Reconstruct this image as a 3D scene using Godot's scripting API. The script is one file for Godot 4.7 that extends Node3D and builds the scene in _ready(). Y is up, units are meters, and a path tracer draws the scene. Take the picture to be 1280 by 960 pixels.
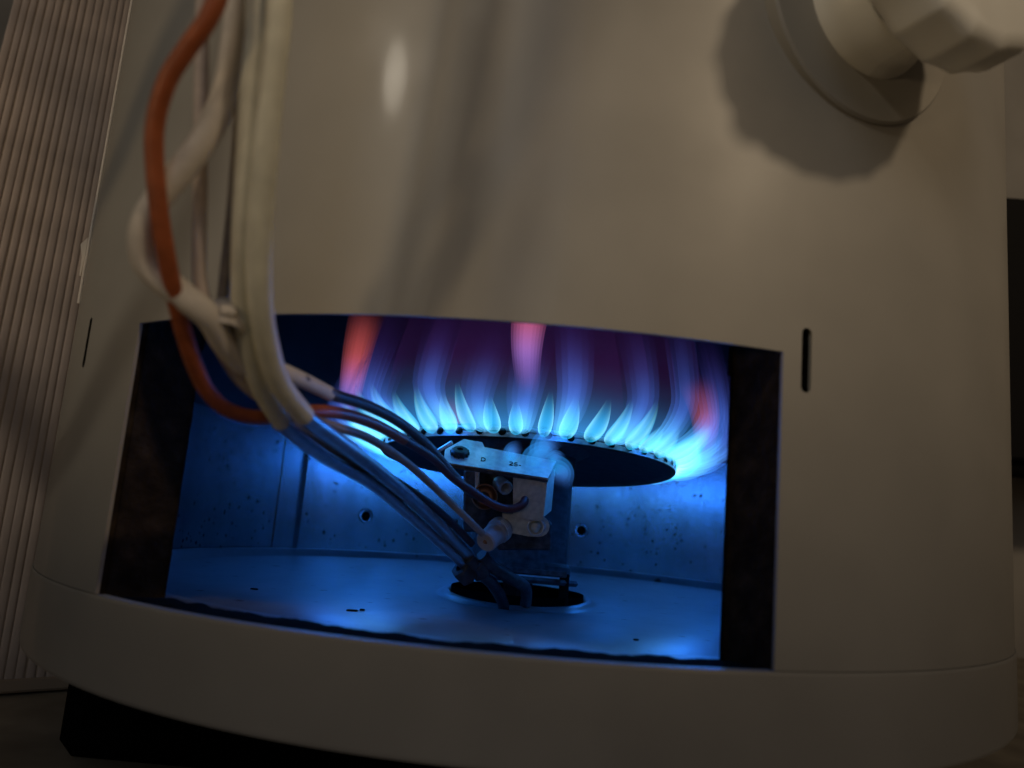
extends Node3D
# A gas storage water heater seen close through its open burner door. y up, metres; the heater's axis is x = z = 0.

const R := 0.2258          # outer jacket
const RC := 0.2            # combustion chamber
const Y_TOP := 0.0522      # top edge of the door opening
const Y_SEAM := -0.0355    # jacket meets skirt, bottom edge of the opening
const Y_SKIRT := -0.0638
const Y_FLOOR := -0.115
const AZ_L := -0.6254
const AZ_R := 0.3175
const TILT := -0.085        # the burner sits a little askew, its near side up
var rng := RandomNumberGenerator.new()
var used := {}
var M := {}

# ---------------------------------------------------------------- helpers
func numbered(called: String) -> String:
	used[called] = used.get(called, -1) + 1
	return called if used[called] == 0 else "%s_%03d" % [called, used[called]]

func thing(called: String, label: String, category: String, at := Vector3.ZERO, group := "") -> Node3D:
	var o := Node3D.new()
	o.name = numbered(called)
	o.position = at
	add_child(o, true)
	return tag(o, label, category, group)

func tag(o: Node3D, label: String, category: String, group := "") -> Node3D:
	o.set_meta("label", label)
	o.set_meta("category", category)
	if group != "":
		o.set_meta("group", group)
	return o

func part(called: String, mesh: Mesh, mat: Material, parent: Node = self, at := Vector3.ZERO) -> MeshInstance3D:
	var o := MeshInstance3D.new()
	o.name = numbered(called) if parent == self else called
	if parent != self:
		var n := 0
		while parent.has_node(NodePath(o.name)):
			n += 1
			o.name = "%s_%03d" % [called, n]
	o.mesh = mesh
	o.material_override = mat
	o.position = at
	parent.add_child(o, true)
	return o

func struct(called: String, mesh: Mesh, mat: Material, at := Vector3.ZERO) -> MeshInstance3D:
	var o := part(called, mesh, mat, self, at)
	o.set_meta("kind", "structure")
	return o

func pol(az: float, y: float, r: float) -> Vector3:
	return Vector3(r * sin(az), y, r * cos(az))

# a sheet of nu x nv cells through f(u, v); front faces on the side of du x dv
func add_grid(st: SurfaceTool, f: Callable, nu: int, nv: int, smooth := true) -> void:
	st.set_smooth_group(0 if smooth else -1)
	for i in nu:
		for j in nv:
			var uv := [Vector2(i, j), Vector2(i + 1, j), Vector2(i + 1, j + 1), Vector2(i, j + 1)]
			for k in [0, 2, 1, 0, 3, 2]:
				var q: Vector2 = uv[k] / Vector2(nu, nv)
				st.set_uv(q)
				st.add_vertex(f.call(q.x, q.y))

func begin() -> SurfaceTool:
	var st := SurfaceTool.new()
	st.begin(Mesh.PRIMITIVE_TRIANGLES)
	return st

func done(st: SurfaceTool) -> ArrayMesh:
	st.index()
	st.generate_normals()
	return st.commit()

func grid(f: Callable, nu: int, nv: int) -> ArrayMesh:
	var st := begin()
	add_grid(st, f, nu, nv)
	return done(st)

# profile of (radius, height) turned round y, from az0 to az1
func lathe(profile: Array, n := 48, az0 := 0.0, az1 := TAU, flat_edges := true) -> ArrayMesh:
	var st := begin()
	add_lathe(st, profile, n, az0, az1, flat_edges)
	return done(st)

func add_lathe(st: SurfaceTool, profile: Array, n := 48, az0 := 0.0, az1 := TAU, flat_edges := true, at := Transform3D.IDENTITY) -> void:
	for k in profile.size() - 1:
		var a: Vector2 = profile[k]
		var b: Vector2 = profile[k + 1]
		st.set_smooth_group(k if flat_edges else 0)
		for i in n:
			for q in [[0, 0], [1, 1], [1, 0], [0, 0], [0, 1], [1, 1]]:
				var az: float = lerpf(az0, az1, (i + q[0]) / float(n))
				var p: Vector2 = b if q[1] == 1 else a
				st.set_uv(Vector2((i + q[0]) / float(n), (k + q[1]) / float(profile.size() - 1)))
				st.add_vertex(at * pol(az, p.y, p.x))

# box with chamfered edges, centred, in the axes of `at`
func add_box(st: SurfaceTool, size: Vector3, at := Transform3D.IDENTITY, c := 0.0004) -> void:
	var h := size / 2
	c = minf(c, minf(h.x, minf(h.y, h.z)) * 0.6)
	var pts := PackedVector3Array()
	for sx in [-1, 1]:
		for sy in [-1, 1]:
			for sz in [-1, 1]:
				var s := Vector3(sx, sy, sz)
				pts.append(s * Vector3(h.x, h.y - c, h.z - c))
				pts.append(s * Vector3(h.x - c, h.y, h.z - c))
				pts.append(s * Vector3(h.x - c, h.y - c, h.z))
	st.set_smooth_group(-1)
	hull(st, pts, at)

# convex hull faces by brute force (small point sets only)
func hull(st: SurfaceTool, pts: PackedVector3Array, at: Transform3D) -> void:
	var mid := Vector3.ZERO
	for p in pts:
		mid += p / pts.size()
	var seen := {}
	for i in pts.size():
		for j in range(i + 1, pts.size()):
			for k in range(j + 1, pts.size()):
				var n := (pts[j] - pts[i]).cross(pts[k] - pts[i])
				if n.length() < 1e-12:
					continue
				n = n.normalized()
				if n.dot(pts[i] - mid) < 0:
					n = -n
				var d := n.dot(pts[i])
				var on := []
				var ok := true
				for m in pts.size():
					var e := n.dot(pts[m]) - d
					if e > 1e-7:
						ok = false
						break
					if e > -1e-7:
						on.append(m)
				var key := str(on)
				if not ok or seen.has(key):
					continue
				seen[key] = true
				var c := Vector3.ZERO
				for m in on:
					c += pts[m] / on.size()
				var ax := (pts[on[0]] - c).normalized()
				var ay := n.cross(ax)
				on.sort_custom(func(a, b): return atan2((pts[a] - c).dot(ay), (pts[a] - c).dot(ax)) > atan2((pts[b] - c).dot(ay), (pts[b] - c).dot(ax)))
				for m in range(1, on.size() - 1):
					for q in [0, m, m + 1]:
						var p: Vector3 = pts[on[q]]
						st.set_uv(Vector2(p.x + p.z, p.y + p.z))
						st.add_vertex(at * p)

func box(size: Vector3, c := 0.0004) -> ArrayMesh:
	var st := begin()
	add_box(st, size, Transform3D.IDENTITY, c)
	return done(st)

# flat outline (in the x, y of `at`) given thickness along z
func add_plate(st: SurfaceTool, outline: PackedVector2Array, thick: float, at: Transform3D) -> void:
	if Geometry2D.is_polygon_clockwise(outline):
		outline.reverse()
	st.set_smooth_group(-1)
	var tri := Geometry2D.triangulate_polygon(outline)
	for i in range(0, tri.size(), 3):
		for q in [[0, 0.5], [2, 0.5], [1, 0.5], [0, -0.5], [1, -0.5], [2, -0.5]]:
			var p := outline[tri[i + q[0]]]
			st.set_uv(p * 20)
			st.add_vertex(at * Vector3(p.x, p.y, thick * q[1]))
	for i in outline.size():
		var a := outline[i]
		var b := outline[(i + 1) % outline.size()]
		for q in [[a, 0.5], [b, -0.5], [a, -0.5], [a, 0.5], [b, 0.5], [b, -0.5]]:
			st.set_uv(q[0] * 20)
			st.add_vertex(at * Vector3(q[0].x, q[0].y, thick * q[1]))

func smooth_path(pts: Array, per := 6) -> PackedVector3Array:
	var out := PackedVector3Array()
	for i in pts.size() - 1:
		var a: Vector3 = pts[maxi(i - 1, 0)]
		var d: Vector3 = pts[mini(i + 2, pts.size() - 1)]
		for k in per:
			out.append(pts[i].cubic_interpolate(pts[i + 1], a, d, k / float(per)))
	out.append(pts[-1])
	return out

# round bar along a path; rad(t) in metres; squash flattens it across
func add_tube(st: SurfaceTool, path: PackedVector3Array, rad: Callable, sides := 14, squash := 1.0) -> void:
	var up := Vector3.UP
	var rings := []
	var length := 0.0
	for i in path.size():
		var t := (path[mini(i + 1, path.size() - 1)] - path[maxi(i - 1, 0)]).normalized()
		if absf(t.dot(up)) > 0.99:
			up = Vector3.RIGHT if absf(t.x) < 0.9 else Vector3.BACK
		var side := t.cross(up).normalized()
		up = side.cross(t).normalized()
		var r: float = rad.call(i / float(path.size() - 1))
		if i > 0:
			length += path[i].distance_to(path[i - 1])
		var ring := []
		for k in sides + 1:
			var a := TAU * k / sides
			ring.append([path[i] + side * cos(a) * r + up * sin(a) * r * squash, Vector2(k / float(sides), length * 40)])
		rings.append(ring)
	st.set_smooth_group(0)
	for i in rings.size() - 1:
		for k in sides:
			for q in [[0, 0], [1, 1], [1, 0], [0, 0], [0, 1], [1, 1]]:
				var v: Array = rings[i + q[0]][k + q[1]]
				st.set_uv(v[1])
				st.add_vertex(v[0])
	st.set_smooth_group(1)
	for e in [0, rings.size() - 1]:
		for k in sides:
			var tri := [path[e], rings[e][k][0], rings[e][k + 1][0]]
			if e != 0:
				tri.reverse()
			for p in tri:
				st.set_uv(Vector2.ZERO)
				st.add_vertex(p)

func tube(pts: Array, r: float, sides := 14, per := 6, squash := 1.0) -> ArrayMesh:
	var st := begin()
	add_tube(st, smooth_path(pts, per), func(_t): return r, sides, squash)
	return done(st)

# tenths of millimetres to metres
func mm(a: Array) -> Array:
	return a.map(func(p): return Vector3(p[0], p[1], p[2]) * 1e-4)

# axes whose y is `dir`
func along(dir: Vector3, at: Vector3) -> Transform3D:
	var y := dir.normalized()
	var x := y.cross(Vector3.BACK if absf(y.z) < 0.9 else Vector3.UP).normalized()
	return Transform3D(Basis(x, y, x.cross(y)), at)

# ---------------------------------------------------------------- materials
func lin(r: float, g: float, b: float) -> Color:
	return Color(r, g, b).linear_to_srgb()

func noise_tex(seed_: int, freq: float, lo: Color, hi: Color, size := 512, octaves := 4) -> NoiseTexture2D:
	var n := FastNoiseLite.new()
	n.seed = seed_
	n.frequency = freq
	n.fractal_octaves = octaves
	var t := NoiseTexture2D.new()
	t.width = size
	t.height = size
	t.seamless = true
	t.noise = n
	var g := Gradient.new()
	g.set_color(0, lo)
	g.set_color(1, hi)
	t.color_ramp = g
	return t

func mat(color: Color, rough: float, metal := 0.0) -> StandardMaterial3D:
	var m := StandardMaterial3D.new()
	m.albedo_color = color
	m.roughness = rough
	m.metallic = metal
	return m

func mottled(color: Color, rough: float, metal: float, seed_: int, amount: float, scale: float, bump := 0.0, bump_freq := 0.02) -> StandardMaterial3D:
	var m := mat(color, rough, metal)
	m.uv1_triplanar = true
	m.uv1_scale = Vector3.ONE * scale
	m.albedo_texture = noise_tex(seed_, 0.012, Color(1 - amount, 1 - amount, 1 - amount), Color.WHITE, 256)
	if bump > 0:
		m.heightmap_enabled = true
		m.heightmap_scale = bump
		m.heightmap_texture = noise_tex(seed_ + 1, bump_freq, Color.BLACK, Color.WHITE, 256, 2)
	return m

# galvanised sheet: spangle mottling, with rust specks and pits of their own shape
func speckled(seed_: int, w: int, h: int, specks: int, big: int, base: Color) -> ImageTexture:
	var im := Image.create(w, h, false, Image.FORMAT_RGB8)
	var n := FastNoiseLite.new()
	n.seed = seed_
	n.frequency = 0.018
	var n2 := FastNoiseLite.new()
	n2.seed = seed_ + 5
	n2.frequency = 0.11
	n2.noise_type = FastNoiseLite.TYPE_CELLULAR
	n2.cellular_return_type = FastNoiseLite.RETURN_CELL_VALUE
	for y in h:
		for x in w:
			var k := 0.92 + 0.10 * n.get_noise_2d(x, y * 0.35) + 0.03 * n2.get_noise_2d(x, y)
			im.set_pixel(x, y, Color(base.r * k, base.g * k, base.b * k))
	var r := RandomNumberGenerator.new()
	r.seed = seed_ + 9
	for i in specks + big:
		var cx := r.randi_range(4, w - 5)
		var cy := r.randi_range(4, h - 5)
		var rad := r.randf_range(0.7, 2.2) if i < specks else r.randf_range(2.2, 3.6)
		var dark := r.randf_range(0.12, 0.55)
		for y in range(maxi(0, int(cy - rad - 1)), mini(h, int(cy + rad + 2))):
			for x in range(maxi(0, int(cx - rad - 1)), mini(w, int(cx + rad + 2))):
				var d := Vector2(x - cx, (y - cy) * 0.8).length() + n2.get_noise_2d(x * 3, y * 3) * 0.8
				if d < rad:
					var c := im.get_pixel(x, y)
					var e := clampf((rad - d) / 1.2, 0, 1) * (1 - dark)
					im.set_pixel(x, y, c.lerp(Color(0.16, 0.1, 0.07), e))
	return ImageTexture.create_from_image(im)

func make_materials() -> void:
	var j := mottled(lin(0.44, 0.408, 0.352), 0.5, 0.0, 3, 0.10, 4.0, 0.004, 0.05)
	j.clearcoat_enabled = true
	j.clearcoat = 0.14
	j.clearcoat_roughness = 0.1
	j.clearcoat_texture = noise_tex(33, 0.006, Color(0.45, 0.45, 0.45), Color.WHITE, 512)
	j.roughness_texture = noise_tex(34, 0.01, Color(0.7, 0.7, 0.7), Color.WHITE, 512)
	M.jacket = j
	M.jacket_edge = mat(lin(0.30, 0.26, 0.20), 0.5)
	M.galv = mat(Color.WHITE, 0.27, 1.0)
	M.galv.albedo_texture = speckled(21, 2048, 192, 1150, 16, Color(0.66, 0.68, 0.70))
	M.galv.texture_repeat = true
	M.pan = mat(Color.WHITE, 0.38, 0.7)
	M.pan.albedo_texture = speckled(57, 512, 512, 160, 22, Color(0.60, 0.62, 0.64))
	M.shaded_steel = mottled(lin(0.02, 0.02, 0.024), 0.45, 0.5, 7, 0.3, 14.0)  # near-black colour carries the shade of the upper chamber
	M.insulation = mottled(lin(0.05, 0.034, 0.022), 0.95, 0.0, 11, 0.5, 30.0, 0.05, 0.05)
	M.black_foam = mottled(lin(0.006, 0.006, 0.006), 0.95, 0.0, 13, 0.4, 20.0, 0.03, 0.08)
	M.burner = mottled(lin(0.05, 0.052, 0.06), 0.55, 0.6, 15, 0.4, 40.0)
	M.burner_rim = mottled(lin(0.30, 0.31, 0.33), 0.4, 0.8, 16, 0.3, 60.0)
	for m in [M.insulation, M.black_foam]:
		m.metallic_specular = 0.12
	M.hole = mat(lin(0.004, 0.004, 0.004), 1.0)
	M.hole.metallic_specular = 0.1
	M.dark_steel = mottled(lin(0.10, 0.105, 0.115), 0.5, 0.3, 17, 0.5, 60.0)
	M.steel = mottled(lin(0.74, 0.74, 0.72), 0.30, 0.4, 18, 0.2, 90.0, 0.003, 0.1)
	M.olive_steel = mottled(lin(0.74, 0.70, 0.57), 0.32, 0.3, 19, 0.15, 90.0, 0.003, 0.1)
	M.lit_tube = mottled(lin(0.93, 0.89, 0.70), 0.45, 0.0, 20, 0.12, 40.0)  # tubes outside the door, warm room light put into the colour
	M.orange = mottled(lin(0.52, 0.13, 0.04), 0.45, 0.0, 22, 0.25, 50.0)
	M.white_sleeve = mottled(lin(0.84, 0.76, 0.66), 0.6, 0.0, 23, 0.12, 50.0)
	M.pink_sleeve = mottled(lin(0.72, 0.60, 0.52), 0.6, 0.0, 24, 0.15, 50.0)
	M.tan_sleeve = mottled(lin(0.42, 0.33, 0.24), 0.6, 0.0, 25, 0.2, 50.0)
	M.dark_sleeve = mat(lin(0.03, 0.025, 0.035), 0.5)
	M.ceramic = mottled(lin(0.50, 0.43, 0.38), 0.5, 0.0, 26, 0.1, 60.0)
	M.copper = mat(lin(0.45, 0.20, 0.10), 0.35, 0.8)
	M.white_plastic = mottled(lin(0.93, 0.89, 0.78), 0.4, 0.0, 27, 0.04, 8.0)
	M.black_rubber = mat(lin(0.008, 0.01, 0.009), 0.5)
	M.rib = mottled(lin(0.68, 0.54, 0.44), 0.75, 0.0, 28, 0.12, 6.0)
	M.rib_back = mat(lin(0.40, 0.30, 0.21), 0.85)
	M.shadow_hose = mat(lin(0.085, 0.072, 0.06), 0.6)
	M.floor = mottled(lin(0.42, 0.35, 0.25), 0.7, 0.0, 30, 0.25, 5.0)
	M.wall = mottled(lin(0.34, 0.31, 0.27), 0.85, 0.0, 31, 0.12, 2.0)
	M.trim = mat(lin(0.80, 0.72, 0.62), 0.6)
	M.black_paint = mat(lin(0.008, 0.007, 0.007), 0.6)
	M.black_paint.metallic_specular = 0.2
	M.shaded_tube = mottled(lin(0.50, 0.52, 0.55), 0.34, 0.9, 41, 0.2, 60.0)  # same tubes in the chamber, the dimness put into a darker colour
	M.shaded_white = mottled(lin(0.13, 0.115, 0.105), 0.55, 0.0, 42, 0.2, 60.0)  # white wire inside the chamber, its shade painted grey
	M.maroon = mottled(lin(0.15, 0.045, 0.04), 0.5, 0.0, 43, 0.3, 60.0)  # orange wire again, browned by colour as if dimly lit
	M.shaded_pink = mottled(lin(0.40, 0.32, 0.26), 0.55, 0.0, 44, 0.2, 60.0)  # inner stretch of the pinkish wire, painted darker for chamber shade

# picture of a flame sheet: u round the sheet (0 and 0.5 are its thin edges), v from port to tip
func flame_tex(seed_: int, kind: String) -> ImageTexture:
	var w := 48
	var h := 96
	var im := Image.create(w, h, false, Image.FORMAT_RGBAF)
	var n := FastNoiseLite.new()
	n.seed = seed_
	n.frequency = 0.05
	for y in h:
		for x in w:
			var u := (x + 0.5) / w
			var v := (y + 0.5) / h
			var s := absf(sin(TAU * u))
			var wob := n.get_noise_2d(cos(TAU * u) * 14, v * 9)
			var c: Vector3
			var a: float
			if kind == "mantle":
				wob = n.get_noise_2d(cos(TAU * u) * 5, v * 9)
				var k := smoothstep(0.03, 0.30, v)
				var m := smoothstep(0.22, 0.75, v)
				c = Vector3(0.34, 1.6, 3.0).lerp(Vector3(0.20, 0.52, 2.3), k).lerp(Vector3(0.15, 0.08, 0.62), m)
				a = (0.085 + 0.045 * wob) * (0.45 + 0.55 * s) * smoothstep(0.0, 0.05, v) * pow(1.0 - v, 2.3) * (1.0 + 0.6 * smoothstep(0.3, 0.05, v))
				c *= 1.0 + 0.4 * wob
			elif kind == "cone":
				var edge := pow(1.0 - s, 1.3)
				c = Vector3(0.03, 1.15, 2.2).lerp(Vector3(0.9, 2.4, 2.8), edge)
				a = clampf((0.15 + 0.17 * edge) * smoothstep(0.0, 0.12, v) * smoothstep(0.97, 0.25, v), 0, 1)
			elif kind == "orange":
				c = Vector3(0.60, 0.30, 1.1).lerp(Vector3(1.35, 0.22, 0.22), smoothstep(0.2, 0.6, v))
				a = (0.052 if seed_ == 9 else 0.036) * smoothstep(0.0, 0.35, v) * smoothstep(1.0, 0.3, v) * (1 + 0.5 * n.get_noise_1d(v * 20))
			elif kind == "veil":
				c = Vector3(0.10, 0.025, 0.17)
				a = 0.032 * smoothstep(0.0, 0.35, v) * smoothstep(1.0, 0.5, v)
			elif kind == "base":
				c = Vector3(0.10, 0.85, 2.1)
				a = (0.13 + 0.05 * n.get_noise_2d(u * 400, v * 6)) * smoothstep(0.0, 0.15, v) * pow(1.0 - v, 1.6)
			else:
				c = Vector3(0.02, 0.46, 1.2).lerp(Vector3(0.10, 0.30, 1.2), v)
				a = 0.12 * smoothstep(0.0, 0.2, v) * smoothstep(1.0, 0.4, v) * (1 + 0.5 * wob)
			im.set_pixel(x, y, Color(c.x, c.y, c.z, clampf(a, 0, 1)))
	return ImageTexture.create_from_image(im)

func flame_mat(seed_: int, kind: String) -> StandardMaterial3D:
	var m := StandardMaterial3D.new()
	m.resource_name = "flame"
	m.shading_mode = BaseMaterial3D.SHADING_MODE_UNSHADED
	m.transparency = BaseMaterial3D.TRANSPARENCY_ALPHA
	m.cull_mode = BaseMaterial3D.CULL_DISABLED
	m.albedo_texture = flame_tex(seed_, kind)
	m.texture_repeat = false
	return m

# lens-shaped tongue along a curve in the plane (outward x, up y); z is round the ring
func add_tongue(st: SurfaceTool, path: Callable, half_w: Callable, half_t: Callable, nu := 20, nv := 22) -> void:
	add_grid(st, func(u, v):
		var p: Vector3 = path.call(v)
		var t: Vector3 = (path.call(v + 0.01) - path.call(v - 0.01)).normalized()
		var side := Vector3(0, 0, 1)
		var out := t.cross(side).normalized()
		return p + side * cos(TAU * u) * half_w.call(v) + out * sin(TAU * u) * half_t.call(v), nu, nv)

func tongue(path: Callable, half_w: Callable, half_t: Callable, nu := 20, nv := 22) -> ArrayMesh:
	var st := begin()
	add_tongue(st, path, half_w, half_t, nu, nv)
	return done(st)

# ---------------------------------------------------------------- scene
func _ready() -> void:
	rng.seed = 4711
	setup()
	make_materials()
	room()
	heater()
	burner()
	flames()
	pilot()
	cables()
	knob()

func setup() -> void:
	var cam := Camera3D.new()
	cam.name = "camera"
	cam.transform = Transform3D(Basis(Vector3(0.99647, 0.0830, -0.0140), Vector3(-0.0796, 0.98344, 0.1632), Vector3(0.0273, -0.1615, 0.98650)).orthonormalized(), Vector3(0, 0, 0.4379))
	cam.fov = 51.71
	var at := CameraAttributesPhysical.new()
	at.frustum_focal_length = 12.0 / tan(deg_to_rad(51.71) / 2.0)
	at.frustum_near = 0.01
	at.frustum_far = 20.0
	at.frustum_focus_distance = 0.37
	at.exposure_aperture = 9.0
	cam.attributes = at
	add_child(cam)
	cam.current = true

	var e := Environment.new()
	e.background_mode = Environment.BG_COLOR
	e.background_color = lin(0.024, 0.020, 0.016)
	e.tonemap_mode = Environment.TONE_MAPPER_LINEAR
	e.tonemap_exposure = 1.0
	e.sdfgi_enabled = true
	e.ssao_enabled = true
	e.ssil_enabled = true
	var we := WorldEnvironment.new()
	we.name = "environment"
	we.environment = e
	add_child(we)

	# lamps of the room, behind the camera
	spot("room_lamp_right", Vector3(1.15, 1.06, 1.25), Vector3(0.0, 1.7, -0.3), Vector3(0.135, 0.020, 0.181), 0.07, 0.62, Color(1.0, 0.90, 0.76))
	spot("room_lamp_left", Vector3(-0.78, 0.80, 1.18), Vector3(-0.1, 1.5, -0.2), Vector3(-0.10, 0.020, 0.202), 0.06, 0.19, Color(0.98, 0.93, 0.85))
	spot("room_lamp_low", Vector3(-0.75, -0.06, 1.15), Vector3(0.0, 0.75, 0.1), Vector3(-0.05, 0.006, 0.218), 0.05, 0.11, Color(1.0, 0.88, 0.70))
	area("window_cool", Vector3(-0.09, 0.72, 1.55), Vector3(0, 0.1, 0.22), Vector2(0.40, 0.75), Color(0.82, 0.90, 1.0), 0.095)
	area("door_glow", Vector3(0.95, 0.55, 1.45), Vector3(0, 0.1, 0.22), Vector2(0.42, 1.0), Color(1.0, 0.86, 0.69), 0.10)

# spot lamp; its cone ends at `cut` to imitate a shadow edge on the jacket
func spot(called: String, at: Vector3, aim: Vector3, cut: Vector3, size: float, energy: float, color: Color) -> void:
	var sp := SpotLight3D.new()
	sp.name = called
	sp.light_color = color
	sp.light_energy = energy
	sp.light_size = size
	sp.spot_range = 6.0
	sp.spot_angle_attenuation = 0.005
	sp.spot_attenuation = 2.0
	sp.shadow_enabled = true
	add_child(sp)
	sp.look_at_from_position(at, aim)
	sp.spot_angle = rad_to_deg((aim - at).angle_to(cut - at))

func area(called: String, at: Vector3, target: Vector3, size: Vector2, color: Color, energy: float) -> void:
	var l := AreaLight3D.new()
	l.name = called
	l.area_size = size
	l.light_color = color
	l.light_energy = energy
	l.area_range = 6.0
	l.shadow_enabled = true
	add_child(l)
	l.look_at_from_position(at, target)

func room() -> void:
	var f := PlaneMesh.new()
	f.size = Vector2(6, 6)
	struct("floor", f, M.floor, Vector3(0, Y_FLOOR, 0))
	var b := part("back_wall", box(Vector3(3.0, 2.0, 0.05)), M.wall, self, Vector3(0, Y_FLOOR + 1.0, -0.55))
	tag(b, "plain grey beige wall behind the white water heater", "wall")
	var c := thing("wall_cabinet", "black cabinet edge on the wall right of the heater", "cabinet", Vector3(0.556, 0.092, -0.45))
	part("body", box(Vector3(0.26, 0.29, 0.13), 0.003), M.black_paint, c, Vector3(0, 0.145, 0))
	part("door", box(Vector3(0.25, 0.28, 0.012), 0.002), M.black_paint, c, Vector3(0, 0.145, 0.072))

	# leaning ribbed board left of the heater
	var up := Vector3(-0.1529, 0.9562, -0.2497).normalized()
	var dep := Vector3(0.75, 0, -0.66).normalized()
	var face := up.cross(dep).normalized()
	if face.x < 0:
		face = -face
	var foot := Vector3(-0.2654, Y_FLOOR, 0.0062)
	var p := thing("ribbed_board", "brown ribbed board leaning beside the left side of the heater", "board", foot)
	p.basis = Basis(dep, up, dep.cross(up))
	var fz := signf(p.basis.z.dot(face))
	part("backing", box(Vector3(0.174, 0.9, 0.006)), M.rib_back, p, Vector3(0.020, 0.45, -0.004 * fz))
	var rib_meshes := []
	for k in 3:
		var r := 0.0024 - 0.0002 * k
		rib_meshes.append(grid(func(u, v): return Vector3(-cos(PI * u) * r * fz, 0.9 * v, sin(PI * u) * 0.0007 * fz), 6, 1))
	var x := -0.0655
	while x < 0.105:
		part("rib", rib_meshes[rng.randi() % 3], M.rib, p, Vector3(x, 0, -0.001 * fz))
		x += 0.0049 + rng.randf_range(-0.0004, 0.0004)
	part("foot_rail", box(Vector3(0.19, 0.007, 0.006), 0.001), M.rib_back, p, Vector3(0.016, 0.0035, 0.003 * fz))

	# unseen loop left of the heater, added to cast a shadow on board and jacket
	tag(part("shadow_hose", tube(mm([[-5200, 5500, 1700], [-4700, 3000, 1500], [-4274, 2303, 1407], [-3927, 1752, 1322], [-3698, 1424, 1253], [-3450, 1060, 1230], [-3150, 860, 1600], [-2780, 830, 2200], [-2410, 986, 2700], [-2314, 1124, 2848], [-2216, 1268, 2936], [-2113, 1406, 3017], [-1990, 1600, 3100], [-1950, 2600, 3300], [-2100, 5500, 3500]]), 0.0085, 16), M.shadow_hose), "dark grey loop of tubing, unseen, added to cast a shadow on the heater", "shadow_hose")

	# foam block under the heater
	var bl := part("foam_block", box(Vector3(0.36, Y_SKIRT - Y_FLOOR - 0.003, 0.19), 0.006), M.black_foam, self, Vector3(-0.006, (Y_SKIRT + Y_FLOOR) / 2 - 0.001, 0.0))
	tag(bl, "black foam block on the floor carrying the water heater", "block")

func jacket_mesh() -> ArrayMesh:
	# outer shell with the door opening and two slots; cells between sorted break lines, holes left out
	var slot_w := 0.0152
	var slots := [[0.3527, 0.0413, 0.0604], [-0.8260, 0.0400, 0.0590]]
	var azs := [AZ_L, AZ_R]
	var ys := [Y_SEAM, Y_TOP, 0.09, 0.2, 0.5]
	for s in slots:
		azs += [s[0] - slot_w / 2, s[0] + slot_w / 2]
		ys += [s[1], s[2]]
	for k in 145:
		azs.append(-PI + TAU * k / 144.0)
	azs.sort()
	ys.sort()
	var open := func(az: float, y: float) -> bool:
		if az > AZ_L and az < AZ_R and y > Y_SEAM and y < Y_TOP:
			return true
		for s in slots:
			if absf(az - s[0]) < slot_w / 2 and y > s[1] and y < s[2]:
				return true
		return false
	var st := begin()
	st.set_smooth_group(0)
	var th := 0.0012
	for i in azs.size() - 1:
		if azs[i + 1] - azs[i] < 1e-5:
			continue
		for j in ys.size() - 1:
			if open.call((azs[i] + azs[i + 1]) / 2, (ys[j] + ys[j + 1]) / 2):
				continue
			for rr in [R, R - th]:
				var q := [pol(azs[i], ys[j], rr), pol(azs[i + 1], ys[j], rr), pol(azs[i + 1], ys[j + 1], rr), pol(azs[i], ys[j + 1], rr)]
				st.set_smooth_group(0 if rr == R else 1)
				for k in ([0, 2, 1, 0, 3, 2] if rr == R else [0, 1, 2, 0, 2, 3]):
					st.set_uv(Vector2(azs[i], ys[j]))
					st.add_vertex(q[k])
	# rounded slot ends: fill the corners
	for s in slots:
		var hw := slot_w / 2
		for e in [[s[1], 1.0], [s[2], -1.0]]:
			for side in [-1.0, 1.0]:
				for k in 4:
					var a0: float = k / 4.0 * PI / 2
					var a1: float = (k + 1) / 4.0 * PI / 2
					var hy := hw * R
					var c := pol(s[0] + side * hw, e[0], R)
					var p0 := pol(s[0] + side * hw * cos(a0), e[0] + e[1] * hy * (1 - sin(a0)), R)
					var p1 := pol(s[0] + side * hw * cos(a1), e[0] + e[1] * hy * (1 - sin(a1)), R)
					var tri := [c, p0, p1]
					if (p0 - c).cross(p1 - c).dot(pol(s[0], 0, 1)) > 0:
						tri.reverse()
					st.set_smooth_group(0)
					for p in tri:
						st.set_uv(Vector2.ZERO)
						st.add_vertex(p)
	return done(st)

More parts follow.
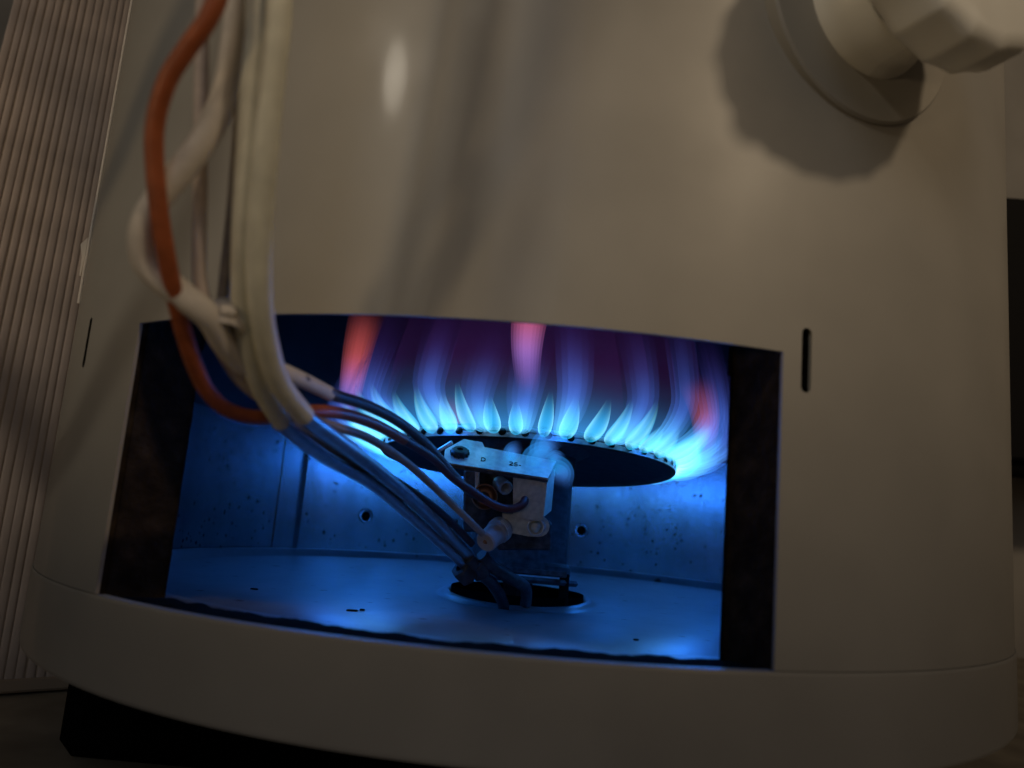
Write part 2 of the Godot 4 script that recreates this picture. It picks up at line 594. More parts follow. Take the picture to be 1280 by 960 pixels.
func heater() -> void:
	var h := thing("water_heater", "cream white cylindrical gas water heater with its burner door open", "water heater")
	part("jacket", jacket_mesh(), M.jacket, h)
	# thin pale raised line down the left of the jacket, with a torn flap at its end
	var line_pts := []
	for k in 12:
		line_pts.append(pol(-1.027 + 0.002 * sin(k * 2.3), 0.072 + 0.035 * k, R + 0.0004))
	part("pale_line", tube(line_pts, 0.0007, 8, 3), M.trim, h)
	var flap := begin()
	add_plate(flap, PackedVector2Array([Vector2(-0.0040, 0.0022), Vector2(0.0005, 0.0048), Vector2(0.0009, 0.0), Vector2(0.0002, -0.012), Vector2(-0.0009, -0.012), Vector2(-0.0014, -0.0035)]), 0.0008, Transform3D(Basis(Vector3.UP, -0.5), pol(-1.028, 0.096, R + 0.0012)))
	part("pale_flap", done(flap), M.trim, h)
	# edges of the door opening
	var st := begin()
	var n := 40
	add_grid(st, func(u, v): return pol(lerpf(AZ_L, AZ_R, u), Y_TOP, lerpf(R - 0.0012, R, v)), n, 1, false)
	add_grid(st, func(u, v): return pol(AZ_L, lerpf(Y_SEAM, Y_TOP, u), lerpf(R, R - 0.0012, v)), 1, 1, false)
	add_grid(st, func(u, v): return pol(AZ_R, lerpf(Y_SEAM, Y_TOP, u), lerpf(R - 0.0012, R, v)), 1, 1, false)
	part("opening_edge", done(st), M.jacket_edge, h)
	# lower skirt with a rolled bottom lip
	part("skirt", lathe([Vector2(R - 0.004, Y_SEAM - 0.0004), Vector2(R + 0.0004, Y_SEAM - 0.0002), Vector2(R + 0.0006, Y_SEAM - 0.0012), Vector2(R + 0.0006, Y_SKIRT + 0.001), Vector2(R + 0.0003, Y_SKIRT), Vector2(R - 0.006, Y_SKIRT), Vector2(R - 0.006, Y_SEAM - 0.004)].map(func(p): return p), 144), M.jacket, h)
	part("base_plate", lathe([Vector2(R - 0.006, Y_SKIRT + 0.004), Vector2(0.0, Y_SKIRT + 0.004)], 64), M.black_foam, h)
	# insulation between jacket and chamber, cut away at the door
	var s2 := begin()
	var full := AZ_L + TAU
	add_grid(s2, func(u, v): return pol(lerpf(AZ_R + 0.002, full - 0.002, u), lerpf(Y_SEAM, 0.3, v), R - 0.0035), 120, 1)
	add_grid(s2, func(u, v): return pol(lerpf(AZ_L, AZ_R, u), lerpf(Y_TOP + 0.02, 0.3, v), R - 0.0035), 40, 1)
	add_grid(s2, func(u, v): return pol(lerpf(AZ_L, AZ_R, u), Y_TOP + 0.02 + 0.0008 * sin(u * 40), lerpf(R - 0.0035, RC, v)), 40, 4)
	part("insulation", done(s2), M.insulation, h)
	for side in 2:
		var az: float = AZ_L if side == 0 else AZ_R
		var sg := -1.0 if side == 0 else 1.0
		var nz := FastNoiseLite.new()
		nz.seed = 5 + side
		nz.frequency = 60.0
		var f := func(u: float, v: float) -> Vector3:
			var y := lerpf(Y_SEAM - 0.006, Y_TOP + 0.02, u if side == 1 else 1 - u)
			var r := lerpf(RC - 0.001, R - 0.0012, v)
			return pol(az + sg * (0.0015 + (0.024 * (1.0 - clampf(v, 0, 1)) if side == 0 else 0.0) + 0.004 * absf(nz.get_noise_2d(y * 6, r * 3))), y, r)
		part("opening_jamb", grid(f, 30, 10), M.insulation, h)
	# ragged black packing under the opening
	var wave := FastNoiseLite.new()
	wave.seed = 12
	wave.frequency = 11.0
	var top := func(az: float) -> float: return Y_SEAM - 0.0012 + 0.0013 * wave.get_noise_1d(az)
	part("packing_strip", grid(func(u, v):
		var az: float = lerpf(AZ_L, AZ_R, u)
		if v < 0.34:
			return pol(az, lerpf(Y_SEAM - 0.012, Y_SEAM - 0.0006, v * 3), R - 0.0025)
		if v > 0.67:
			return pol(az, lerpf(top.call(az), Y_SEAM - 0.012, (v - 0.67) * 3), 0.2035)
		return pol(az, lerpf(Y_SEAM - 0.0006, top.call(az), (v - 0.34) * 3), lerpf(R - 0.0025, 0.2035, (v - 0.34) * 3)), 120, 9), M.black_foam, h)
	# combustion chamber
	var y0 := -0.046
	var y1 := 0.050
	var galv := part("chamber_wall", grid(func(u, v): return pol(lerpf(full - 0.024, AZ_R - 0.004, u), lerpf(y0, y1, v), RC), 110, 2), M.galv, h)
	# lapped seam: second sheet laid over the first
	part("seam_strip", grid(func(u, v):
		var az: float = lerpf(-2.19 + 0.05, -2.19 - 0.06, u)
		return pol(az, lerpf(y0, y1, v), RC - 0.0011 + 0.001 * smoothstep(0.75, 1.0, u)), 10, 1), M.galv, galv)
	part("seam_edge", grid(func(u, v): return pol(-2.14, lerpf(y0, y1, v), lerpf(RC, RC - 0.0011, u)), 1, 1), M.galv, galv)
	for q in [[-0.1176, -0.0105, -0.1618], [0.0465, -0.0080, -0.1945]]:
		var p := Vector3(q[0], q[1], q[2])
		var dirn := Vector3(-p.x, 0, -p.z).normalized()
		var b := begin()
		add_lathe(b, [Vector2(0.0058, 0), Vector2(0.0056, 0.0012), Vector2(0.0035, 0.0016), Vector2(0.0033, 0.0003)], 18, 0, TAU, false, along(dirn, p))
		var bo := part("dimple", done(b), M.galv, galv)
		var d := begin()
		add_lathe(d, [Vector2(0.0034, 0.0006), Vector2(0, 0.0006)], 14, 0, TAU, true, along(dirn, p))
		part("dimple_hole", done(d), M.hole, h)
	part("tank_skirt", grid(func(u, v): return pol(lerpf(full - 0.024, AZ_R - 0.004, u), lerpf(y1 - 0.001, 0.16, v), RC - 0.0014), 110, 2), M.shaded_steel, h)  # upper chamber wall, its shade painted on as a near-black ring
	part("tank_skirt_front", grid(func(u, v): return pol(lerpf(AZ_R, AZ_L, u), lerpf(Y_TOP + 0.02, 0.16, v), RC - 0.0014), 40, 1), M.shaded_steel, h)
	part("tank_bottom", lathe([Vector2(RC + 0.02, 0.15), Vector2(0.15, 0.165), Vector2(0.08, 0.178), Vector2(0.0, 0.182)], 64, 0, TAU, false), M.shaded_steel, h)
	# floor pan: raised rim, dished floor, collared hole
	var pan := [Vector2(0.2, -0.046), Vector2(0.1995, -0.0368), Vector2(0.197, -0.0356), Vector2(0.193, -0.0354), Vector2(0.190, -0.0364), Vector2(0.1875, -0.0392), Vector2(0.1845, -0.0402), Vector2(0.181, -0.0396), Vector2(0.12, -0.0412), Vector2(0.06, -0.0428), Vector2(0.0445, -0.0438), Vector2(0.0425, -0.0436), Vector2(0.0405, -0.0422), Vector2(0.0385, -0.0412), Vector2(0.0368, -0.0413), Vector2(0.0358, -0.0424), Vector2(0.0356, -0.0434)]
	var ps := begin()
	ps.set_smooth_group(0)
	var pn := 128
	for k in pan.size() - 1:
		for i in pn:
			for q in [[0, 0], [1, 1], [1, 0], [0, 0], [0, 1], [1, 1]]:
				var az: float = TAU * (i + q[0]) / pn
				var a: Vector2 = pan[k + q[1]]
				ps.set_uv(Vector2(0.5 + a.x * sin(az) * 2.4, 0.5 + a.x * cos(az) * 2.4))
				ps.add_vertex(pol(az, a.y - 0.0026 * cos(az) * smoothstep(0.075, 0.0365, a.x) - 0.0026 * smoothstep(0.60, 0.78, cos(az + 0.15)) * smoothstep(0.178, 0.19, a.x), a.x))
	var pano := part("floor_pan", done(ps), M.pan, h)
	# crumpled foil edge of the pan at the door
	var fo := FastNoiseLite.new()
	fo.seed = 40
	fo.frequency = 14.0
	part("pan_edge", grid(func(u, v):
		var az: float = lerpf(AZ_L, AZ_R, u)
		var k: float = fo.get_noise_1d(az)
		return pol(az, -0.0388 + 0.0011 * k * (0.3 + v) - 0.0004 * v, 0.1965 + 0.0048 * v + 0.0007 * fo.get_noise_1d(az + 9)), 140, 4), M.pan, pano)
	for q in [[-0.061, 0.1323, 0.0022, 0.3], [-0.1114, 0.0927, 0.0017, -0.2], [0.0436, 0.1438, 0.001, 0.5], [-0.058, 0.128, 0.001, 0.0], [0.09, 0.09, 0.0009, 0.9]]:
		var fl := begin()
		var len_: float = q[2]
		add_plate(fl, PackedVector2Array([Vector2(-len_, -0.0005), Vector2(-len_ * 0.3, -0.0008), Vector2(len_, -0.0004), Vector2(len_ * 0.8, 0.0006), Vector2(-len_ * 0.6, 0.0009)]), 0.0006, Transform3D(Basis(Vector3.UP, q[3]) * Basis(Vector3.RIGHT, -PI / 2), Vector3(q[0], -0.0404, q[1])))
		part("rust_flake", done(fl), M.hole, pano)
	part("hole_shaft", lathe([Vector2(0.0355, -0.0395), Vector2(0.0355, Y_SKIRT + 0.006), Vector2(0, Y_SKIRT + 0.006)], 48), M.hole, h)

func burner() -> void:
	var b := thing("gas_burner", "dark round gas burner cap on a stem in the chamber", "burner", Vector3(0, 0.0275, 0))
	b.rotation.x = TILT
	part("cap_underside", lathe([Vector2(0.0, 0.010), Vector2(0.03, 0.0085), Vector2(0.06, 0.004), Vector2(0.074, 0.0008), Vector2(0.0795, -0.0008), Vector2(0.0802, 0.0)], 96, 0, TAU, false), M.burner, b)
	part("rim_band", lathe([Vector2(0.0802, 0.0), Vector2(0.0802, 0.0022), Vector2(0.0785, 0.0032), Vector2(0.0785, 0.0052), Vector2(0.0792, 0.0056), Vector2(0.0790, 0.0060), Vector2(0.0775, 0.0060)], 96), M.burner_rim, b)
	part("cap_top", lathe([Vector2(0.0775, 0.0060), Vector2(0.06, 0.009), Vector2(0.03, 0.012), Vector2(0, 0.0125)], 96, 0, TAU, false), M.burner, b)
	var port := begin()
	add_lathe(port, [Vector2(0.0019, 0.0006), Vector2(0, 0.0006)], 10)
	var pm := done(port)
	for k in 48:
		var az: float = TAU * (k + 0.8) / 48
		var o := part("port", pm, M.hole, b)
		o.transform = along(pol(az, 0.2, 1.0), pol(az, 0.0022, 0.0798))
	part("mixing_tube", lathe([Vector2(0.036, 0.0088), Vector2(0.027, 0.004), Vector2(0.0255, -0.004), Vector2(0.0255, -0.052), Vector2(0.0275, -0.054), Vector2(0.0275, -0.058), Vector2(0.0, -0.058)], 40), M.dark_steel, b)
	part("air_collar", lathe([Vector2(0.0, -0.060), Vector2(0.031, -0.060), Vector2(0.032, -0.0615), Vector2(0.031, -0.063), Vector2(0.0, -0.063)], 40), M.dark_steel, b)
	part("injector", lathe([Vector2(0.009, -0.063), Vector2(0.009, -0.073), Vector2(0.013, -0.074), Vector2(0.013, -0.084), Vector2(0, -0.084)], 6), M.dark_steel, b)
	part("elbow", tube([Vector3(-0.0170, -0.053, 0.0785), Vector3(-0.012, -0.0575, 0.073), Vector3(-0.004, -0.0615, 0.062), Vector3(0.004, -0.066, 0.045), Vector3(0.004, -0.078, 0.02), Vector3(0, -0.080, 0.004)], 0.0028, 14), M.dark_steel, b)
	part("elbow", tube([Vector3(-0.0222, -0.055, 0.0815), Vector3(-0.018, -0.060, 0.076), Vector3(-0.011, -0.0655, 0.064), Vector3(-0.006, -0.074, 0.044), Vector3(-0.006, -0.082, 0.02), Vector3(0, -0.083, 0.004)], 0.0027, 14), M.dark_steel, b)
	part("bracket_leg", box(Vector3(0.0048, 0.020, 0.004)), M.black_paint, b, Vector3(0.0235, -0.067, 0.018))
	part("bracket_foot", box(Vector3(0.036, 0.003, 0.012)), M.dark_steel, b, Vector3(0.006, -0.0575, 0.022))

func flames() -> void:
	var f := thing("burner_flame", "ring of blue gas flames rising from the burner rim", "flame", Vector3(0, 0.0300, 0))
	f.rotation.x = TILT
	var cones := []
	var mantles := []
	for k in 5:
		var s := 1.0 + 0.14 * (k - 2)
		var cone_path := func(v: float) -> Vector3:
			return Vector3(0.0802 + 0.0205 * s * sin(v * 1.15), 0.0140 * s * (1.02 - cos(v * 1.25)) * 1.2 + 0.0045 * v, 0)
		var cw := func(v: float) -> float: return 0.0036 * pow(maxf(sin(PI * pow(clampf(v, 0.0, 1.0), 0.60)), 0.0), 0.8) + 0.0002
		cones.append(tongue(cone_path, cw, cw, 16, 14))
		var reach: float = 0.024 + 0.005 * [0.2, -0.8, 0.9, -0.1, 0.5][k]
		var tall: float = 0.066 + 0.014 * [0.4, -0.9, 0.0, 1.0, -0.4][k]
		var lean: float = [0.004, -0.005, 0.002, -0.002, 0.006][k]
		var st := begin()
		for sh in 3:
			var z: float = [1.0, 0.70, 0.38][sh]
			var path := func(v: float) -> Vector3:
				var a := 1.0 - pow(1.0 - clampf(v * 2.6, 0.0, 1.0), 2.0)
				return Vector3(0.081 + reach * a - 0.024 * maxf(v - 0.3, 0.0) * v, tall * pow(maxf(v, 0.0), 1.35), lean * v * v)
			add_tongue(st, path, func(v): return z * (0.0016 + 0.0105 * sqrt(maxf(v, 0.0)) * (1.15 - 0.45 * v)), func(v): return z * (0.0010 + 0.0078 * pow(maxf(v, 0.0), 0.5) * (1.1 - 0.4 * v)), 20, 20)
		mantles.append(done(st))
	var cm := [flame_mat(3, "cone"), flame_mat(4, "cone")]
	var tm := [flame_mat(5, "mantle"), flame_mat(6, "mantle"), flame_mat(7, "mantle"), flame_mat(8, "mantle")]
	for k in 48:
		var az: float = TAU * (k + 0.5) / 48 + rng.randf_range(-0.012, 0.012)
		var o := part("inner_cone", cones[rng.randi() % 5], cm[rng.randi() % 2], f)
		o.rotation.y = az - PI / 2
		o.rotation.x = rng.randf_range(-0.12, 0.12) * 0.2
		o.scale = Vector3(1.0, rng.randf_range(0.85, 1.25), rng.randf_range(0.8, 1.2))
	for k in 28:
		var t := part("outer_tongue", mantles[rng.randi() % 5], tm[rng.randi() % 4], f)
		var at := TAU * k / 28
		t.rotation.y = at - PI / 2 + rng.randf_range(-0.07, 0.07)
		t.scale.y = 0.86 + 0.30 * maxf(0.0, cos(at - 0.9)) + rng.randf_range(-0.08, 0.12)   # the draught draws the right front higher
	var veil := flame_mat(10, "veil")
	for q in [[0.095, 0.078], [0.082, 0.064], [0.068, 0.05], [0.052, 0.036]]:
		part("flame_veil", grid(func(u, v): return pol(TAU * u, 0.006 + 0.095 * v, lerpf(q[0], q[1], v * v)), 64, 12), veil, f)
	# soft glow where the jets merge round the rim
	var bm := flame_mat(12, "base")
	var ring := begin()
	for rr in [[0.0840, 0.108, 0.030], [0.0815, 0.096, 0.022], [0.0800, 0.104, 0.016]]:
		add_grid(ring, func(u, v): return pol(TAU * u, rr[2] * pow(v, 1.4), lerpf(rr[0], rr[1], sqrt(v))), 96, 12)
	part("base_glow", done(ring), bm, f)
	var om := flame_mat(9, "orange")
	var faint := flame_mat(19, "orange")
	var ost := begin()
	for sh in 5:
		var z: float = [1.0, 0.84, 0.67, 0.48, 0.27][sh]
		add_tongue(ost, func(v): return Vector3(0.096 + 0.008 * v - 0.012 * v * v, 0.012 + 0.075 * v, 0.0028 * sin(v * 4.2)), func(v): return z * (0.0042 + 0.0070 * pow(clampf(v, 0, 1), 0.8)), func(v): return z * (0.0040 + 0.0060 * pow(clampf(v, 0, 1), 0.8)), 20, 20)
	var orange := done(ost)
	for a in [[-91.0, 1.0], [-1.0, 1.0], [93.0, 0.66], [-148.0, 0.6]]:
		var o := part("orange_tongue", orange, om if a[1] == 1.0 else faint, f)
		o.rotation.y = deg_to_rad(a[0]) - PI / 2
		o.scale.y = a[1]
		o.scale.z = 1.0 if a[1] == 1.0 else 1.5
		if a[0] < -80.0 and a[0] > -100.0:
			o.scale.x = 1.07
			o.rotation.x = 0.05
	# the light the ring of flames gives
	for k in 8:
		var l := OmniLight3D.new()
		l.name = "flame_light_%d" % k
		l.light_color = lin(0.015, 0.20, 1.0)
		l.light_energy = 0.0017
		l.light_size = 0.010
		l.omni_range = 1.0
		l.omni_attenuation = 2.0
		l.shadow_enabled = true
		add_child(l)
		l.position = pol(TAU * (k + 0.25) / 8, 0.040 + 0.0068 * cos(TAU * (k + 0.25) / 8), 0.102)
	# pilot flame
	var p := thing("pilot_flame", "small blue pilot flame licking up from the bracket end to the burner", "flame", Vector3(-0.002, 0.020, 0.088))
	var pm := flame_mat(31, "pilot")
	var lobe := begin()
	for z in [1.0, 0.74, 0.48]:
		var w := func(v: float) -> float: return z * (0.0004 + 0.0056 * sqrt(maxf(sin(PI * clampf(v, 0.0, 1.0)), 0.0)))
		add_tongue(lobe, func(v): return Vector3(0.018 * (0.5 + (v - 0.5) * z), 0.004 * sin(v * 3), 0), w, w, 18, 16)
	var lm := done(lobe)
	for q in [[0.0, 0.0, 0.0, 0.30, 1.0], [-0.006, 0.001, 0.002, 1.0, 0.62], [0.012, 0.006, 0.0, -1.25, 0.85], [0.005, 0.004, 0.001, 0.65, 0.95], [0.010, 0.004, -0.002, 0.1, 0.5]]:
		var o := part("flame_lobe", lm, pm, p, Vector3(q[0], q[1], q[2]))
		o.rotation.z = q[3]
		o.scale = Vector3.ONE * q[4]

func pilot() -> void:
	var s := 0.000357      # one unit of the drawing below
	var g := thing("pilot_bracket", "shiny steel pilot bracket with screw, lug and stamped top plate", "bracket", Vector3(-0.0098, 0.0075, 0.085))
	g.basis = Basis(Vector3(0.9965, 0.083, -0.014), Vector3(-0.0796, 0.9834, 0.1632), Vector3(0.0273, -0.1615, 0.9865)).orthonormalized()
	var at := func(x: float, y: float, z: float) -> Vector3: return Vector3(x - 628, 620 - y, z) * s
	# sloping stamped top plate
	var p0: Vector3 = at.call(557, 577, 24)
	var ex: Vector3 = (at.call(683, 596, 24) - p0).normalized()
	var back: Vector3 = (at.call(576, 556, -22) - p0)
	var ey := (back - ex * back.dot(ex)).normalized()
	var ez := ex.cross(ey)
	var pt := Transform3D(Basis(ex, ey, ez), p0)
	var inv := pt.affine_inverse()
	var flat := func(x: float, y: float, z: float) -> Vector2:
		var q: Vector3 = inv * at.call(x, y, z)
		return Vector2(q.x, q.y)
	var st := begin()
	add_plate(st, PackedVector2Array([flat.call(557, 577, 24), flat.call(630, 588, 24), flat.call(683, 596, 24), flat.call(694, 584, -14), flat.call(604, 569, -22), flat.call(601, 561, -30), flat.call(578, 555, -30), flat.call(556, 569, -4)]), 0.0011, pt)
	var plate := part("top_plate", done(st), M.steel, g)
	for w in [["25-", 0.665, 0.50], ["D", 0.36, 0.52]]:
		var tx := TextMesh.new()
		tx.text = w[0]
		tx.font_size = 16
		tx.pixel_size = 0.00024
		tx.depth = 0.0002
		var fnt := SystemFont.new()
		fnt.font_names = PackedStringArray(["Droid Sans"])
		tx.font = fnt
		var o := part("stamped_mark", tx, M.hole, plate)
		o.transform = pt * Transform3D(Basis.IDENTITY, Vector3(w[1] * 0.046, 0.0065, 0.0007))
	# front lip of the plate
	st = begin()
	add_plate(st, PackedVector2Array([Vector2(557 - 628, 620 - 577) * s, Vector2(683 - 628, 620 - 597) * s, Vector2(683 - 628, 620 - 600) * s, Vector2(640 - 628, 620 - 594) * s, Vector2(557 - 628, 620 - 581) * s]), 0.001, Transform3D(Basis.IDENTITY, Vector3(0, 0, 24 * s)))
	part("plate_lip", done(st), M.dark_steel, g)
	# front cheek with rounded lower corner
	st = begin()
	var ol := PackedVector2Array([Vector2(641, 593), Vector2(682, 601), Vector2(678, 640), Vector2(676, 645), Vector2(671, 647), Vector2(641, 640)])
	for i in ol.size():
		ol[i] = Vector2(ol[i].x - 628, 620 - ol[i].y) * s
	add_plate(st, ol, 0.001, Transform3D(Basis.IDENTITY, Vector3(0, 0, 23 * s)))
	part("front_cheek", done(st), M.olive_steel, g)
	# side cheek turned back on the right
	st = begin()
	for q in [[[682, 600, 23], [694, 587, -12], [689, 640, -12], [678, 642, 23], M.olive_steel]]:
		var a: Vector3 = at.call(q[0][0], q[0][1], q[0][2])
		var b: Vector3 = at.call(q[1][0], q[1][1], q[1][2])
		var c: Vector3 = at.call(q[2][0], q[2][1], q[2][2])
		var d: Vector3 = at.call(q[3][0], q[3][1], q[3][2])
		add_grid(st, func(u, v): return (a.lerp(b, u)).lerp(d.lerp(c, u), v), 4, 4)
		add_grid(st, func(u, v): return (a.lerp(b, u)).lerp(d.lerp(c, u), v) - Vector3(0.0007, 0, 0.0003), 4, 4)
	part("side_cheek", done(st), M.olive_steel, g)
	# lug with a rounded end and a rivet
	st = begin()
	var lug := PackedVector2Array([Vector2(628, 639), Vector2(640, 640), Vector2(672, 642)])
	for k in 9:
		var a := -PI / 2 + PI * k / 8.0
		lug.append(Vector2(673 + 12.5 * cos(a), 655 + 12.5 * sin(a)))
	lug.append_array(PackedVector2Array([Vector2(660, 667), Vector2(640, 663), Vector2(628, 664)]))
	for i in lug.size():
		lug[i] = Vector2(lug[i].x - 628, 620 - lug[i].y) * s
	add_plate(st, lug, 0.0016, Transform3D(Basis.IDENTITY, Vector3(0, 0, 13 * s)))
	var lg := part("lug", done(st), M.olive_steel, g)
	st = begin()
	add_lathe(st, [Vector2(11.0, 0), Vector2(11.5, 2.0), Vector2(9.0, 2.6), Vector2(8.5, 0.8)].map(func(p): return p * s), 24, 0, TAU, false, along(Vector3.BACK, at.call(669, 655, 15)))
	part("washer", done(st), M.steel, lg)
	st = begin()
	add_lathe(st, [Vector2(7.0, 0), Vector2(7.0, 2), Vector2(5.0, 4), Vector2(2.0, 5), Vector2(0, 5.2)].map(func(p): return p * s), 20, 0, TAU, false, along(Vector3.BACK, at.call(669, 655, 15)))
	part("rivet", done(st), M.olive_steel, lg)
	# screw on the top plate
	st = begin()
	var prof := [Vector2(11, 0), Vector2(11, 7), Vector2(9, 9), Vector2(4, 9.5), Vector2(3.5, 7), Vector2(0, 7)].map(func(p): return p * s)
	add_lathe(st, prof, 20, 0, TAU, true, along(ez + Vector3(0, 0.2, 0), at.call(575, 570, 2)))
	for k in 12:
		var d := along(ez + Vector3(0, 0.2, 0), at.call(575, 570, 2)) * Transform3D(Basis(Vector3.UP, TAU * k / 12), Vector3.ZERO)
		add_box(st, Vector3(2.2, 6.5, 2.2) * s, d * Transform3D(Basis.IDENTITY, Vector3(11 * s, 3.4 * s, 0)), 0.0001)
	part("screw", done(st), M.black_rubber, g)
	# dark body behind
	part("body", box(Vector3(78, 78, 30) * s, 0.001), M.dark_steel, g, at.call(618, 628, -26))
	part("left_post", box(Vector3(5, 34, 18) * s, 0.0002), M.steel, g, at.call(597, 602, 2))
	part("rear_tab", box(Vector3(26, 5, 14) * s, 0.0003), M.steel, g, at.call(553, 562, -24)).rotation.z = 0.55
	part("lower_block", box(Vector3(70, 34, 26) * s, 0.001), M.dark_steel, g, at.call(655, 672, -20))
	for q in [[560, 667], [566, 662]]:
		part("terminal_blade", box(Vector3(2.4, 13, 1.6) * s, 0.0001), M.olive_steel, g, at.call(q[0], q[1], 6))
	part("terminal_block", box(Vector3(14, 8, 10) * s, 0.0003), M.dark_steel, g, at.call(566, 653, 2))
	# thermocouple nut seen end on, and the pilot nozzle
	st = begin()
	add_lathe(st, [Vector2(15, -6), Vector2(16, 4), Vector2(14.5, 6), Vector2(13.5, 4), Vector2(12.5, -1), Vector2(5, -3), Vector2(4.5, 3), Vector2(0, 4)].map(func(p): return p * s), 28, 0, TAU, false, along(Vector3(0.15, 0.15, 1), at.call(606, 619, 12)))
	part("copper_nut", done(st), M.copper, g)
	st = begin()
	add_lathe(st, [Vector2(9, -10), Vector2(9, 10), Vector2(6.5, 11), Vector2(6, -6), Vector2(0, -6)].map(func(p): return p * s), 20, 0, TAU, false, along(Vector3(0.5, -0.25, 1), at.call(628, 606, 6)))
	part("nozzle", done(st), M.steel, g)
	# ceramic electrode with its spring
	var e := thing("ignition_electrode", "pale ceramic electrode insulator held by coiled spring on the bracket", "electrode", g.transform * at.call(608, 669, 40))
	e.basis = g.basis
	var ax := Vector3(30, 17, -48).normalized()
	st = begin()
	add_lathe(st, [Vector2(0, 0.6), Vector2(3, 0.4), Vector2(3.2, -0.6), Vector2(11.5, -0.6), Vector2(13, 1.5), Vector2(13.4, 22), Vector2(14.5, 24), Vector2(14.5, 40), Vector2(10, 42), Vector2(9, 56)].map(func(p): return p * s), 28, 0, TAU, true, along(ax, Vector3.ZERO))
	part("insulator", done(st), M.ceramic, e)
	st = begin()
	add_lathe(st, [Vector2(0, -0.4), Vector2(2.6, -0.2), Vector2(3.0, 1.2)].map(func(p): return p * s), 14, 0, TAU, false, along(ax, Vector3.ZERO))
	part("terminal", done(st), M.copper, e)
	var coil := []
	for k in 49:
		var a := TAU * k / 16.0
		coil.append(along(ax, Vector3.ZERO) * (Vector3(14.6 * cos(a), 29 + k * 0.19, 14.6 * sin(a)) * s))
	part("spring", tube(coil, 1.25 * s, 8, 2), M.steel, e)

func lit_shaded_run(called: String, label: String, category: String, group: String, pts: Array, cut: int, r: float, lit_end: Material, shaded_r: float, shaded_mat: Material, squash := 1.0) -> void:
	# one run split at `cut`: room light, then chamber shade, put into its colours
	var p := mm(pts)
	var o := thing(called, label, category, p[cut], group)
	var a: Array = p.slice(0, cut + 1).map(func(q): return q - p[cut])
	var b: Array = p.slice(maxi(cut - 1, 0)).map(func(q): return q - p[cut])
	var st := begin()
	add_tube(st, smooth_path(a), func(t): return lerpf(r, minf(r, shaded_r + 0.0004), smoothstep(0.68, 0.92, t)), 16, squash)
	part("lit_end", done(st), lit_end, o)
	part("shaded_end", tube(b, shaded_r, 16), shaded_mat, o)

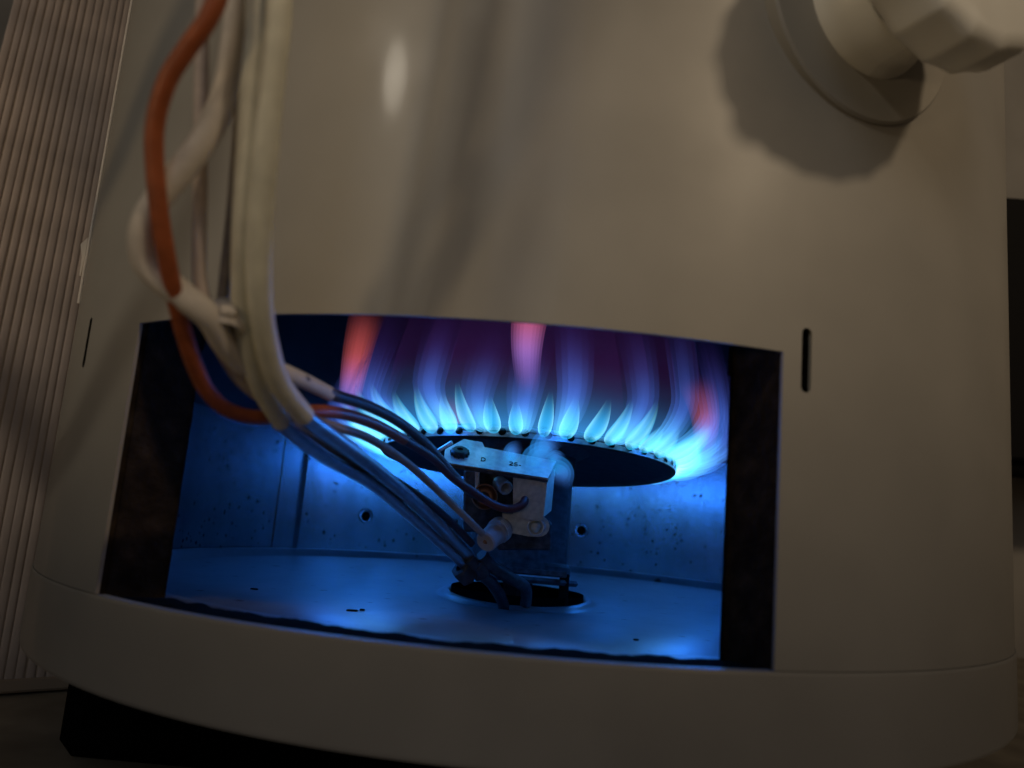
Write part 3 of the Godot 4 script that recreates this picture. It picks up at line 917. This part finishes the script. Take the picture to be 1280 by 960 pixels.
func cables() -> void:
	lit_shaded_run("gas_tube", "cream gas tube nearest the door centre, bending into the chamber", "tube", "tubes running into the burner chamber", [[-560, 2300, 3050], [-575, 1500, 2960], [-592, 1079, 2899], [-595, 952, 2869], [-606, 846, 2831], [-617, 707, 2778], [-633, 570, 2706], [-643, 445, 2625], [-645, 352, 2529], [-638, 274, 2414], [-611, 214, 2262], [-571, 170, 1990], [-501, 95, 1570], [-366, -44, 1138], [-233, -186, 858], [-170, -255, 785]], 10, 0.0029, M.lit_tube, 0.0025, M.shaded_tube)
	lit_shaded_run("gas_tube", "slimmer pale tube running just left under the cream gas tube", "tube", "tubes running into the burner chamber", [[-640, 2300, 3050], [-642, 1500, 2960], [-640, 1081, 2891], [-638, 954, 2860], [-648, 847, 2823], [-657, 708, 2770], [-673, 570, 2697], [-690, 446, 2606], [-698, 352, 2510], [-698, 272, 2395], [-680, 195, 2230], [-623, 127, 1954], [-535, 58, 1540], [-397, -86, 1115], [-250, -226, 852], [-218, -266, 815]], 10, 0.0026, M.lit_tube, 0.0022, M.shaded_tube)
	lit_shaded_run("orange_wire", "orange brown insulated wire looping left and ending at the bracket", "wire", "wires of the pilot assembly", [[-600, 2200, 3080], [-630, 1400, 3010], [-678, 1024, 2964], [-702, 927, 2949], [-745, 866, 2930], [-785, 804, 2911], [-813, 732, 2879], [-819, 659, 2847], [-813, 556, 2800], [-807, 455, 2732], [-811, 371, 2638], [-811, 297, 2544], [-805, 236, 2443], [-776, 201, 2345], [-715, 204, 2243], [-635, 246, 2105], [-584, 266, 1904], [-528, 263, 1679], [-460, 236, 1470], [-376, 193, 1258], [-304, 130, 1114], [-223, 81, 1023], [-119, 30, 971], [-47, 23, 958], [-1, 54, 941], [-5, 99, 888]], 18, 0.00195, M.orange, 0.0018, M.maroon)
	lit_shaded_run("sleeved_wire", "thick whitish insulated wire crossing behind the orange wire in a loop", "wire", "wires of the pilot assembly", [[-720, 2300, 2900], [-690, 1500, 2860], [-699, 1118, 2838], [-705, 962, 2813], [-725, 837, 2782], [-769, 720, 2775], [-822, 621, 2780], [-859, 543, 2768], [-862, 474, 2727], [-805, 424, 2677], [-758, 390, 2619], [-746, 344, 2530], [-719, 308, 2442], [-674, 320, 2352], [-640, 317, 2239], [-609, 311, 2034], [-549, 315, 1790], [-480, 296, 1552], [-401, 243, 1308], [-299, 138, 1105], [-225, 75, 971], [-154, 64, 846]], 15, 0.0036, M.white_sleeve, 0.0019, M.shaded_white, 0.78)
	lit_shaded_run("sleeved_wire", "thin straight pinkish wire ending in the ceramic electrode", "wire", "wires of the pilot assembly", [[-780, 2300, 2860], [-800, 1500, 2810], [-807, 1150, 2785], [-806, 1025, 2765], [-798, 901, 2744], [-790, 728, 2706], [-783, 553, 2667], [-783, 469, 2633], [-770, 389, 2579], [-757, 321, 2496], [-729, 262, 2384], [-668, 225, 2225], [-599, 218, 1998], [-533, 209, 1742], [-438, 150, 1456], [-306, 34, 1170], [-165, -91, 993]], 11, 0.0016, M.pink_sleeve, 0.0015, M.shaded_pink)
	tag(part("sleeved_wire", tube(mm([[-690, 1800, 2800], [-700, 1200, 2760], [-712, 883, 2719], [-721, 747, 2676], [-730, 590, 2631], [-742, 484, 2593], [-748, 415, 2562], [-740, 351, 2501], [-724, 289, 2409], [-682, 211, 2243], [-630, 158, 1990], [-538, 80, 1518], [-400, -21, 1143], [-311, -107, 974]]), 0.0014), M.tan_sleeve), "thin tan wire hidden behind the pale metal tubes", "wire", "wires of the pilot assembly")
	tag(part("dark_wire", tube(mm([[-665, 1700, 2800], [-672, 1200, 2775], [-681, 929, 2746], [-694, 772, 2710], [-699, 636, 2668], [-704, 519, 2618], [-704, 437, 2564], [-695, 341, 2467], [-677, 246, 2309], [-639, 182, 2014], [-565, 137, 1700], [-459, 69, 1362], [-341, -16, 1091], [-209, -140, 915]]), 0.0016), M.dark_sleeve), "dark wire running between the pale metal tubes and tan wire", "wire", "wires of the pilot assembly")
	var tie := thing("cable_tie", "cream tape tie binding the wires beside the tubes", "cable tie", Vector3(-0.0735, 0.0395, 0.2570))
	var st := begin()
	add_lathe(st, [Vector2(0.0040, -0.0036), Vector2(0.0046, -0.003), Vector2(0.0049, 0.0), Vector2(0.0045, 0.003), Vector2(0.0038, 0.0036)], 24, 0, TAU, false)
	part("band", done(st), M.white_sleeve, tie).rotation = Vector3(-0.35, 0, 0.15)
	part("knot", box(Vector3(0.004, 0.003, 0.003), 0.001), M.white_sleeve, tie, Vector3(0.002, 0.001, 0.0045))
	# hex nuts where the tubes reach the pilot
	for q in [[Vector3(-0.0178, -0.0248, 0.0795), Vector3(0.5, -0.55, -0.6), "hex nut on the cream gas tube below the electrode"], [Vector3(-0.0235, -0.0268, 0.0825), Vector3(0.6, -0.55, -0.55), "hex nut on the slimmer metal tube near the pan hole"]]:
		var n := begin()
		add_lathe(n, [Vector2(0.0022, -0.004), Vector2(0.0044, -0.0038), Vector2(0.0048, -0.003), Vector2(0.0048, 0.003), Vector2(0.0044, 0.0038), Vector2(0.0022, 0.004)], 6, 0, TAU, true, along(q[1], q[0]))
		tag(part("hex_nut", done(n), M.dark_steel), q[2], "nut", "nuts on the gas tubes")

func knob() -> void:
	var az: float = deg_to_rad(25.2)
	var n := pol(az, 0, 1)
	var k := thing("thermostat_knob", "large white plastic knob on round collar at heater's upper right", "knob", pol(az, 0.1691, R))
	k.basis = Basis(Vector3(cos(az), 0, -sin(az)), n, Vector3.UP)
	k.basis.z = k.basis.x.cross(k.basis.y)
	part("escutcheon", lathe([Vector2(0.0386, -0.006), Vector2(0.0386, 0.0008), Vector2(0.0378, 0.0016), Vector2(0.023, 0.0022)], 72), M.jacket, k)
	part("collar", lathe([Vector2(0.0245, 0.001), Vector2(0.0238, 0.004), Vector2(0.0225, 0.006), Vector2(0.0222, 0.017), Vector2(0.0205, 0.0175)], 48, 0, TAU, false), M.white_plastic, k)
	part("gasket", lathe([Vector2(0.0205, 0.0165), Vector2(0.0212, 0.0172), Vector2(0.0212, 0.0235), Vector2(0.02, 0.0245), Vector2(0.0, 0.0245)], 40), M.black_rubber, k)
	# scalloped grip
	var prof := [Vector2(0.012, 0.0245), Vector2(0.0325, 0.0247), Vector2(0.0345, 0.0262), Vector2(0.0352, 0.029), Vector2(0.0350, 0.0385), Vector2(0.0338, 0.0412), Vector2(0.030, 0.0424), Vector2(0.0, 0.0432)]
	part("grip", grid(func(u, v):
		var i := mini(int(v * 7), 6)
		var p: Vector2 = prof[i].lerp(prof[i + 1], clampf(v * 7 - i, 0, 1))
		var a: float = -TAU * u
		var sc: float = 0.0009 * absf(sin(a * 9)) * smoothstep(0.027, 0.034, p.x)
		return Vector3((p.x - sc) * cos(a), p.y, (p.x - sc) * sin(a)), 216, 7), M.white_plastic, k)
	part("grip_bar", box(Vector3(0.056, 0.014, 0.012), 0.003), M.white_plastic, k, Vector3(0, 0.048, 0)).rotation.y = 0.6
